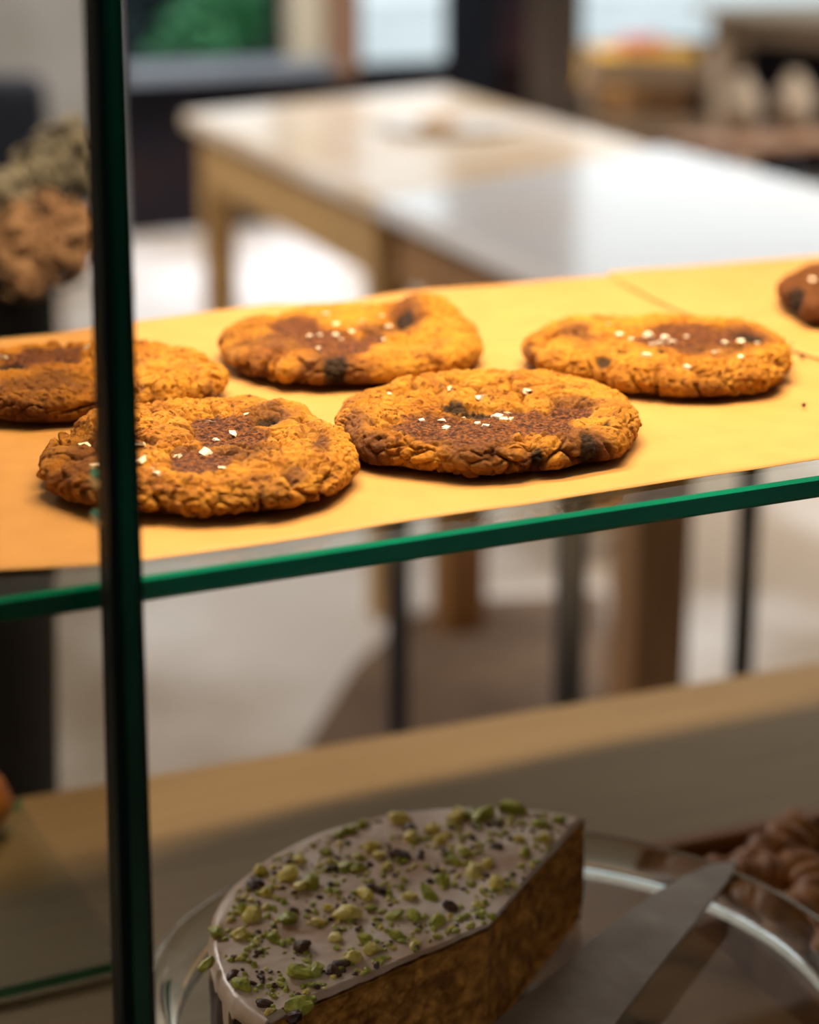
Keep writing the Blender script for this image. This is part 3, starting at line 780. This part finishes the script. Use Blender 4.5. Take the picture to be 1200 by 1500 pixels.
cookie('back right cookie with salt flakes on a dark chocolate patch',
       [(767, 500), (780, 487), (825, 466), (862, 459), (907, 461), (975, 461), (1050, 466), (1106, 474), (1147, 496), (1159, 522), (1155, 545), (1132, 564), (1087, 575), (1020, 580), (975, 577),
        (919, 569), (862, 554), (806, 541), (775, 524)], .0122, 37,
       choc=[(1005, 478, 58, 9), (975, 494, 48, 12), (1075, 488, 46, 12), (1030, 492, 40, 10)],
       dark=[(843, 486, 28, 12), (930, 560, 40, 12), (770, 505, 12, 14), (1085, 492, 50, 14), (1040, 500, 70, 16)],
       very=[(793, 523, 8, 6), (884, 525, 14, 5), (1095, 489, 26, 8), (968, 512, 10, 3), (912, 514, 10, 3)],
       dips=[(884, 526, 16, 5, .0012), (1000, 515, 30, 3, .001)],
       lumps=[(850, 475, 50, 12, .0008), (1120, 530, 30, 24, .0008)],
       salts=[(950, 489, 10), (975, 492, 9), (966, 499, 10), (985, 499, 8), (946, 525, 9), (1050, 517, 8), (1006, 488, 7), (1062, 504, 8), (1085, 499, 8), (909, 492, 8), (925, 499, 7), (1013, 550, 7), (1086, 531, 6), (1110, 496, 5), (890, 476, 6), (955, 500, 7)])
cookie('far left cookie seen through the tinted pane and cut off by the left edge',
       [(-48, 560), (-34, 530), (0, 514), (60, 502), (130, 497), (200, 497), (250, 503), (300, 520), (330, 545), (328, 562), (310, 575), (260, 585), (190, 600), (110, 612), (50, 617), (0, 612), (-35, 597)], .0122, 51,
       choc=[(55, 522, 62, 12), (95, 510, 32, 6)], dark=[(30, 590, 60, 16), (233, 574, 26, 9), (60, 560, 60, 14), (310, 560, 20, 16)],
       very=[(20, 535, 30, 7), (232, 575, 14, 5)], lumps=[(90, 545, 50, 16, .0015), (260, 560, 40, 14, .001)],
       salts=[(4, 527, 9), (130, 512, 8), (225, 505, 6), (160, 530, 6)])
cookie('dark brown cookie cut off by the right edge at the back of the shelf',
       [(1142, 425), (1150, 405), (1170, 393), (1210, 387), (1270, 384), (1360, 386), (1430, 400), (1465, 425), (1450, 455), (1390, 478), (1310, 486), (1240, 479), (1190, 464), (1155, 445)], .0122, 67,
       choc=[], dark=[(1300, 440, 190, 50)], very=[(1165, 425, 14, 10), (1215, 455, 30, 5)], dips=[(1215, 415, 36, 16, .002)], z0=ZS + .0030, salts=[(1190, 408, 6)], alld=.92)
for k, (px, py, r, lb) in enumerate(((1175, 524, .0011, 'tiny brown crumb on the paper right of the back right cookie'),
                                     (1178, 595, .0009, 'tiny dark crumb on the paper near the right edge'),
                                     (1160, 505, .0006, 'smallest crumb beside the back right cookie'))):
    bm = bmesh.new(); bmesh.ops.create_icosphere(bm, subdivisions=2, radius=r)
    for v in bm.verts: v.co *= 1 + .3 * mnoise.noise(v.co * 900 + Vector((k, 0, 0)))
    p = at(px, py, ZS + .0022)
    tag(obj('cookie_crumb', bm, M_BARK, smooth=True, loc=p + np.array([0, 0, r * .6])), lb, 'crumb')

# ------------------------------------------------------------------ lower level: board, plate, cake, knife, tray
M_BOARD = mat('orange_brown_board', (0.23, 0.10, 0.03), .5, col2=(.30, .14, .045), scale=6, stretch=(1, 9, 1), bump=.0002)
ZP = .795                       # plate surface
pcn = at(745, 1490, ZP)
b0 = at(800, 1500, ZD + .009)
tag(obj('cutting_board', bx((b0[0] + .056, .105, ZD + .0055), (.112, .19, .009)), M_BOARD, bevel=.002), 'orange-brown wooden board under the right half of the glass plate', 'board')
M_GL = clear_glass('plate_glass', (0.93, 0.955, 0.945), 1.5, .03)
plate = thing('cake_plate', 'round clear glass cake plate holding the pistachio cake', 'plate', (pcn[0], pcn[1], ZD + .011))
z1 = ZP - ZD - .011
RP = .142
obj('dish', lathe(bmesh.new(), [(0, z1 - .004), (RP - .0165, z1 - .004), (RP - .0165, z1), (0, z1)], 160), M_GL, plate)
M_RIM = mat('rim_glass', (0.90, 0.94, 0.92), 0.03, trans=1.0, spec=.5)
obj('rim', lathe(bmesh.new(), [(RP - .0162, z1 - .004), (RP - .006, z1 - .001), (RP, z1 + .005), (RP + .001, z1 + .009), (RP - .001, z1 + .0105), (RP - .004, z1 + .0098), (RP - .006, z1 + .006), (RP - .0162, z1 + .0004), (RP - .0162, z1 - .004)], 200), M_RIM, plate, True)
obj('foot', lathe(bmesh.new(), [(.030, z1 - .0042), (.028, .012), (.060, .004), (.066, .0), (.062, 0), (.03, .004), (.022, .010), (.024, z1 - .0042)], 96), M_GL, plate, True)

# cake: a little over half of a round cake
ZB = ZP + .001; HT = .044; ZT = ZB + HT
cc = at(716, 1366, ZT)[:2]
e1_ = at(861, 1197, ZT)[:2] - cc; RC = .1
ang1 = math.atan2(e1_[1], e1_[0])
e2_ = at(462, 1474, ZT)[:2] - cc; ang2 = math.atan2(e2_[1], e2_[0])
if ang2 < ang1: ang2 += 2 * math.pi
M_CRUMB = mat('orange_crumb', (.30, .115, .022), .8, col2=(.80, .40, .085), scale=170, detail=6, bump=.0016, bscale=330, lo=.36, hi=.66)
M_CRUST = mat('dark_crust', (.035, .012, .008), .6, col2=(.07, .026, .015), scale=120, bump=.0004, bscale=300)
def icing_mat():
    m = mat('glaze_icing', (.74, .62, .54), .35, col2=(.50, .33, .23), scale=30, detail=6, spec=.5, lo=.40, hi=.62, bump=.00015, bscale=200)
    b = m.node_tree.nodes['Principled BSDF']
    b.inputs['Subsurface Weight'].default_value = .15; b.inputs['Subsurface Radius'].default_value = (.004, .002, .001); b.inputs['Subsurface Scale'].default_value = 1
    return m
M_ICE = icing_mat()
cake = thing('pistachio_cake', 'half round iced cake with chopped pistachios, cut face to the right, on the glass plate', 'cake', (cc[0], cc[1], ZB))
def add_grid(vs, fs, mi, P, nu, nv, m):
    b = len(vs); vs.extend(P.tolist())
    for j_ in range(nv - 1):
        for i_ in range(nu - 1):
            a_ = b + j_ * nu + i_; fs.append((a_, a_ + 1, a_ + nu + 1, a_ + nu)); mi.append(m)
def disp(P, N_, amt, s, k=3):
    return P + N_ * ((fbm((P + 3.1) * s, k, 77) * amt)[:, None])
vs, fs, mi = [], [], []
for ang, sgn in ((ang1, -1), (ang2, 1)):
    nu, nv = 150, 60
    u, v = np.meshgrid(np.linspace(0, 1, nu), np.linspace(0, 1, nv))
    u = u.ravel(); v = v.ravel()
    d = np.array([math.cos(ang), math.sin(ang), 0]); nn = np.array([-math.sin(ang), math.cos(ang), 0]) * sgn
    P = u[:, None] * d * RC * .995 + v[:, None] * UP * HT
    k = np.sin(np.clip(u, 0, 1) * math.pi) ** .3
    P = P + nn * ((.0022 * fbm(P * 90 + 5, 3, 5) + .0014 * fbm(P * 420, 3, 6) - .001 - .003 * (1 - v) * (u > .5))* k)[:, None]
    add_grid(vs, fs, mi, P, nu, nv, 0)
nu, nv = 260, 40
u, v = np.meshgrid(np.linspace(ang1, ang2, nu), np.linspace(0, 1, nv)); u = u.ravel(); v = v.ravel()
bul = RC * (.985 + .035 * np.sin(v ** .8 * math.pi) ** .7)
P = np.stack([np.cos(u) * bul, np.sin(u) * bul, v * HT], 1)
P = disp(P, np.stack([np.cos(u), np.sin(u), 0 * u], 1), .0012, 90)
add_grid(vs, fs, mi, P, nu, nv, 1)
for z_ in (0, HT):
    u, v = np.meshgrid(np.linspace(ang1, ang2, 120), np.linspace(0, 1, 12)); u = u.ravel(); v = v.ravel()
    add_grid(vs, fs, mi, np.stack([np.cos(u) * v * RC * .985, np.sin(u) * v * RC * .985, 0 * u + z_], 1), 120, 12, 0)
me = bpy.data.meshes.new('sponge'); me.from_pydata(vs, [], fs)
o = link('sponge', me, [M_CRUMB, M_CRUST], cake); me.polygons.foreach_set('material_index', mi)
# icing: top layer running over the round side in drips
nu, nv = 420, 130
U = np.linspace(ang1, ang2, nu)
pa = np.stack([np.cos(U) * 9, np.sin(U) * 9, 0 * U], 1)
drip = .001 + .020 * sstep(.05, .6, vnoise(pa * 1.9, 5)) + .002 * vnoise(pa * 5, 8)
drip = np.clip(drip, .001, .03)
rows = []
ny_top = 90; off = .0035
for k in range(nv):
    if k < ny_top:
        s = k / (ny_top - 1); r_ = s * (RC - .002); z_ = HT + off - .0012 * s ** 6
        rows.append(np.stack([np.cos(U) * r_, np.sin(U) * r_, np.full(nu, z_)], 1))
    else:
        s = (k - ny_top + 1) / (nv - ny_top)
        a_ = min(1, s * 3) * math.pi / 2
        r_ = RC - .002 + .0040 * math.sin(a_) - (.0022 * max(0, s - .85) / .15)
        z_ = HT + off - .0012 - .005 * (1 - math.cos(a_)) - np.maximum(0, s - .333) / .667 * drip
        rows.append(np.stack([np.cos(U) * r_, np.sin(U) * r_, z_], 1))
P = np.concatenate(rows)
hz = fbm(P * 50, 3, 15) * .0011 + fbm(P * 230, 2, 16) * .00022
ttop = np.repeat(np.arange(nv) < ny_top, nu)
P[:, 2] += hz * ttop
out_ = P.copy(); out_[:, 2] = 0; L_ = np.linalg.norm(out_, axis=1) + 1e-6
P += (out_ / L_[:, None]) * (hz * ~ttop)[:, None]
g3 = P.reshape(nv, nu, 3)       # the cut edges of the icing are ragged and sink a little into the sponge
for col_, w_ in ((0, 1.0), (1, .8), (2, .5), (3, .2)):
    for cc_, sg in ((col_, 1), (nu - 1 - col_, -1)):
        nz_ = vnoise(g3[:, cc_] * 260, 3) * .5 + .5
        g3[:, cc_, 2] -= w_ * (.0012 + .0012 * nz_) * (np.arange(nv) < ny_top)
P = g3.reshape(-1, 3)
ict = g3
vs, fs, mi = [], [], []
add_grid(vs, fs, mi, P, nu, nv, 0)
me = bpy.data.meshes.new('icing'); me.from_pydata(vs, [], fs)
o = link('icing', me, M_ICE, cake); s = o.modifiers.new('solid', 'SOLIDIFY'); s.thickness = .0014; s.offset = -1
me.flip_normals() if me.polygons[0].normal.z < 0 else None
# pistachio pieces
M_PY = mat('pistachio_yellow', (.78, .62, .09), .5, col2=(.85, .75, .28), scale=300)
M_PG = mat('pistachio_green', (.28, .32, .03), .5, col2=(.56, .56, .08), scale=300)
M_PD = mat('pistachio_skin', (.05, .018, .016), .5, col2=(.11, .05, .03), scale=300)
def nutshape(bm, p, r, rg, mi=0):
    q = bmesh.ops.create_icosphere(bm, subdivisions=2, radius=1)
    o3 = Vector((rg.random() * 50, rg.random() * 50, 0)); el = rg.uniform(.9, 1.7)
    for v in q['verts']:
        n_ = mnoise.noise(v.co * 1.3 + o3); v.co *= 1 + .5 * n_
        v.co = Vector((round(v.co.x * 2.2) / 2.2 * .4 + v.co.x * .6, v.co.y, v.co.z))
    mt = Matrix.Translation(p) @ Matrix.Rotation(rg.uniform(0, 6.3), 4, 'Z') @ Matrix.Rotation(rg.uniform(-.5, .5), 4, 'Y') @ Matrix.Diagonal((r * el, r, r * .72, 1))
    bmesh.ops.transform(bm, matrix=mt, verts=q['verts'])
    for f in {f for v in q['verts'] for f in v.link_faces}: f.material_index = mi
topg = ict[:ny_top].reshape(-1, 3)
def topz(x, y):
    k = int(np.argmin((topg[:, 0] - x) ** 2 + (topg[:, 1] - y) ** 2)); return float(topg[k, 2])
rg = random.Random(12)
big = [(507, 1339, 10, 0), (544, 1394, 8, 0), (537, 1312, 7, 0), (600, 1314, 7, 0), (544, 1241, 7, 0), (477, 1247, 6, 1), (423, 1284, 10, 0), (438, 1258, 6, 0), (381, 1273, 7, 0), (369, 1340, 8, 0), (423, 1347, 8, 1),
       (353, 1368, 7, 0), (317, 1362, 7, 1), (441, 1426, 9, 1), (439, 1470, 11, 1), (430, 1486, 8, 2), (492, 1374, 6, 0), (518, 1406, 7, 0), (442, 1388, 8, 2), (355, 1441, 7, 1), (535, 1377, 7, 1), (587, 1199, 8, 0), (672, 1193, 8, 0),
       (634, 1213, 8, 0), (602, 1228, 7, 0), (751, 1184, 10, 1), (707, 1195, 9, 1), (646, 1231, 6, 0), (693, 1277, 7, 0), (629, 1312, 7, 1), (585, 1254, 7, 2), (760, 1228, 6, 0), (801, 1228, 7, 0), (728, 1298, 8, 0), (521, 1270, 7, 1),
       (505, 1268, 6, 1), (355, 1327, 6, 1), (302, 1409, 6, 1), (401, 1374, 6, 1), (578, 1342, 6, 1), (605, 1344, 6, 1), (640, 1352, 7, 1), (648, 1290, 7, 1), (582, 1372, 6, 1), (463, 1424, 6, 1), (456, 1295, 8, 1), (440, 1300, 7, 0), (373, 1290, 6, 2),
       (390, 1308, 6, 0), (466, 1350, 5, 0), (480, 1330, 5, 0), (490, 1425, 6, 2), (500, 1415, 5, 2), (388, 1466, 5, 2), (393, 1478, 4, 0), (340, 1425, 5, 2), (560, 1305, 6, 2), (545, 1300, 5, 2), (600, 1215, 7, 2), (680, 1250, 6, 1), (715, 1265, 6, 0),
       (770, 1250, 6, 1), (730, 1240, 5, 2), (790, 1205, 6, 1), (820, 1200, 6, 1), (665, 1262, 6, 1), (660, 1330, 6, 2), (512, 1215, 6, 1), (530, 1206, 6, 1), (497, 1222, 5, 1), (700, 1325, 5, 0), (566, 1270, 5, 0), (555, 1252, 5, 0)]
parts = []
for px, py, r, k in big:
    q = at(px, py, ZT + .004); x, y = q[0] - cc[0], q[1] - cc[1]; parts.append((x, y, r * .00040, k))
for _ in range(28):
    a_ = rg.uniform(ang1 + .1, ang2 - .02); r_ = RC * math.sqrt(rg.random()) * .93
    parts.append((math.cos(a_) * r_, math.sin(a_) * r_, rg.uniform(.0012, .0021), rg.choice((0, 0, 1, 1, 2))))
MP = [M_PY, M_PG, M_PD]
for x, y, r, k in parts:
    bm = bmesh.new(); nutshape(bm, Vector((x, y, topz(x, y) + r * .35)), r, rg)
    obj('pistachio_piece', bm, MP[k], cake)
bm = bmesh.new()
for _ in range(900):
    a_ = rg.uniform(ang1 + .03, ang2 - .01); r_ = RC * math.sqrt(rg.random()) * .97; x, y = math.cos(a_) * r_, math.sin(a_) * r_
    if mnoise.noise(Vector((x * 40, y * 40, 3))) < -.25: continue
    r = rg.uniform(.0004, .0013)
    nutshape(bm, Vector((x, y, topz(x, y) + r * .3)), r, rg, rg.choice((0, 1, 1, 1, 2)))
o = obj('pistachio_dust', bm, MP, cake); o['kind'] = 'stuff'

# knife lying across the plate rim
zk0 = ZP + .0135
kp = [(1078, 1262), (1040, 1268), (1003, 1284), (960, 1309), (880, 1368), (800, 1436), (735, 1490), (660, 1556), (600, 1612), (770, 1690), (826, 1610), (900, 1502), (960, 1425), (1010, 1362), (1050, 1312), (1070, 1286)]
knife = thing('cake_knife', 'broad steel cake knife lying across the rim of the glass plate', 'knife', at(900, 1400, zk0))
kl = np.array(knife.location)
bm = bmesh.new()
K = [at(x, y, zk0) - kl for x, y in kp]
ta = [bm.verts.new((p[0], p[1], .0006)) for p in K]; tb = [bm.verts.new((p[0], p[1], -.0006)) for p in K]
bm.faces.new(ta); bm.faces.new(tb[::-1])
for i_ in range(len(K)): bm.faces.new((ta[i_], tb[i_], tb[(i_ + 1) % len(K)], ta[(i_ + 1) % len(K)]))
M_STEEL = mat('smeared_steel', (.30, .27, .245), .42, metal=.75, col2=(.38, .35, .32), scale=40, stretch=(1, 1, 1), bump=.0003, bscale=120)
obj('blade', bm, M_STEEL, knife)
h0 = at(685, 1650, zk0) - kl; h1 = at(560, 1800, zk0) - kl
h1 = h0 + (h1 - h0) / np.linalg.norm(h1 - h0) * .075
bm = bmesh.new(); tube(bm, [h0, h0 + (h1 - h0) * .3, h0 + (h1 - h0) * .8, h1], [.009, .008, .009, .007], 16)
obj('handle', bm, M_BLACK2, knife, True)

# tray with pastries, right
zr = ZD + .027
q0 = at(935, 1234, zr); q1 = at(1200, 1182, zr)
ax = (q1 - q0)[:2]; ax /= np.linalg.norm(ax); ay = np.array([ax[1], -ax[0]])
tr = thing('wooden_tray', 'dark orange-brown wooden tray of pastries behind the plate at right', 'tray', (q0[0], q0[1], ZD + .001), math.atan2(ax[1], ax[0]))
TWx, TWy, th_ = .30, .17, .010
M_TRAY = mat('tray_wood', (.20, .075, .022), .45, col2=(.27, .11, .035), scale=8, stretch=(1, 8, 1))
obj('base', bx((TWx / 2, -TWy / 2, .003), (TWx, TWy, .006)), mat('tray_base', (.06, .02, .01), .6, col2=(.08, .03, .014), scale=9), tr)
for c_, s_ in (((TWx / 2, -th_ / 2, .013), (TWx, th_, .026)), ((TWx / 2, -TWy + th_ / 2, .013), (TWx, th_, .026)), ((th_ / 2, -TWy / 2, .013), (th_, TWy - 2 * th_, .026)), ((TWx - th_ / 2, -TWy / 2, .013), (th_, TWy - 2 * th_, .026))):
    obj('rim', bx(c_, s_), M_TRAY, tr, bevel=.002)
M_PAST = mat('glazed_pastry', (.23, .075, .012), .5, col2=(.42, .17, .03), scale=60, bump=.0006, bscale=180)
def pastry(label, px, py, z, L, r, rz, curl):
    p = at(px, py, z)
    vs_, fs_ = [], []; nu, nv = 60, 36
    for i_ in range(nu):
        t_ = i_ / (nu - 1) * 2 - 1
        cx_ = math.sin(t_ * curl) * L / 2 / max(.3, math.sin(curl)); cy_ = (1 - math.cos(t_ * curl)) * L / 2
        rad = r * (max(1e-3, 1 - abs(t_) ** 2.4) ** .55) * (1 + .10 * math.cos(t_ * 18))
        for k in range(nv):
            a_ = 2 * math.pi * k / nv
            v = Vector((cx_, cy_ + rad * math.cos(a_), max(-r * .6, rad * .85 * math.sin(a_))))
            v *= 1 + .06 * mnoise.noise(v * 90 + Vector((px, 0, 0)))
            vs_.append(v)
    for i_ in range(nu - 1):
        for k in range(nv): fs_.append((i_ * nv + k, (i_ + 1) * nv + k, (i_ + 1) * nv + (k + 1) % nv, i_ * nv + (k + 1) % nv))
    me = bpy.data.meshes.new('pastry'); me.from_pydata([tuple(v) for v in vs_], [], fs_)
    o = link('pastry', me, M_PAST); o.location = (p[0], p[1], ZD + .0075 + r * .6 + (z - zb_)); o.rotation_euler = (0, 0, rz)
    return tag(o, label, 'pastry', 'pastries in the wooden tray')
zb_ = ZD + .0075 + .012
pastry('reddish glazed pastry lying at the back of the wooden tray', 1150, 1236, zb_, .07, .0145, .5, .7)
pastry('golden brown curved pastry in the tray right of the knife tip', 1125, 1275, zb_, .06, .013, -.3, 1.0)
pastry('brown pastry at the right edge in the tray', 1195, 1290, zb_, .06, .0135, 1.2, .8)
pastry('darker pastry in the tray seen beyond the plate rim', 1165, 1335, zb_, .06, .013, .2, .9)
pastry('pastry seen through the glass plate in the nearest part of the tray', 1175, 1395, zb_, .055, .012, -.6, .8)
pastry('pastry under the plate rim, leftmost in the tray', 1110, 1330, zb_, .045, .011, .9, .8)

# small pastry at the left edge on the glass slab
p = at(-48, 1172, ZD + .02)
bm = lathe(bmesh.new(), [(0, 0), (.016, 0), (.022, .010), (.019, .022), (.010, .029), (0, .031)], 32)
for v in bm.verts: v.co += v.co * .08 * mnoise.noise(v.co * 150)
tag(obj('bun', bm, M_PAST, smooth=True, loc=(p[0], p[1], ZD + .0065)), 'small orange-brown bun at the left edge on the glass slab', 'bun')
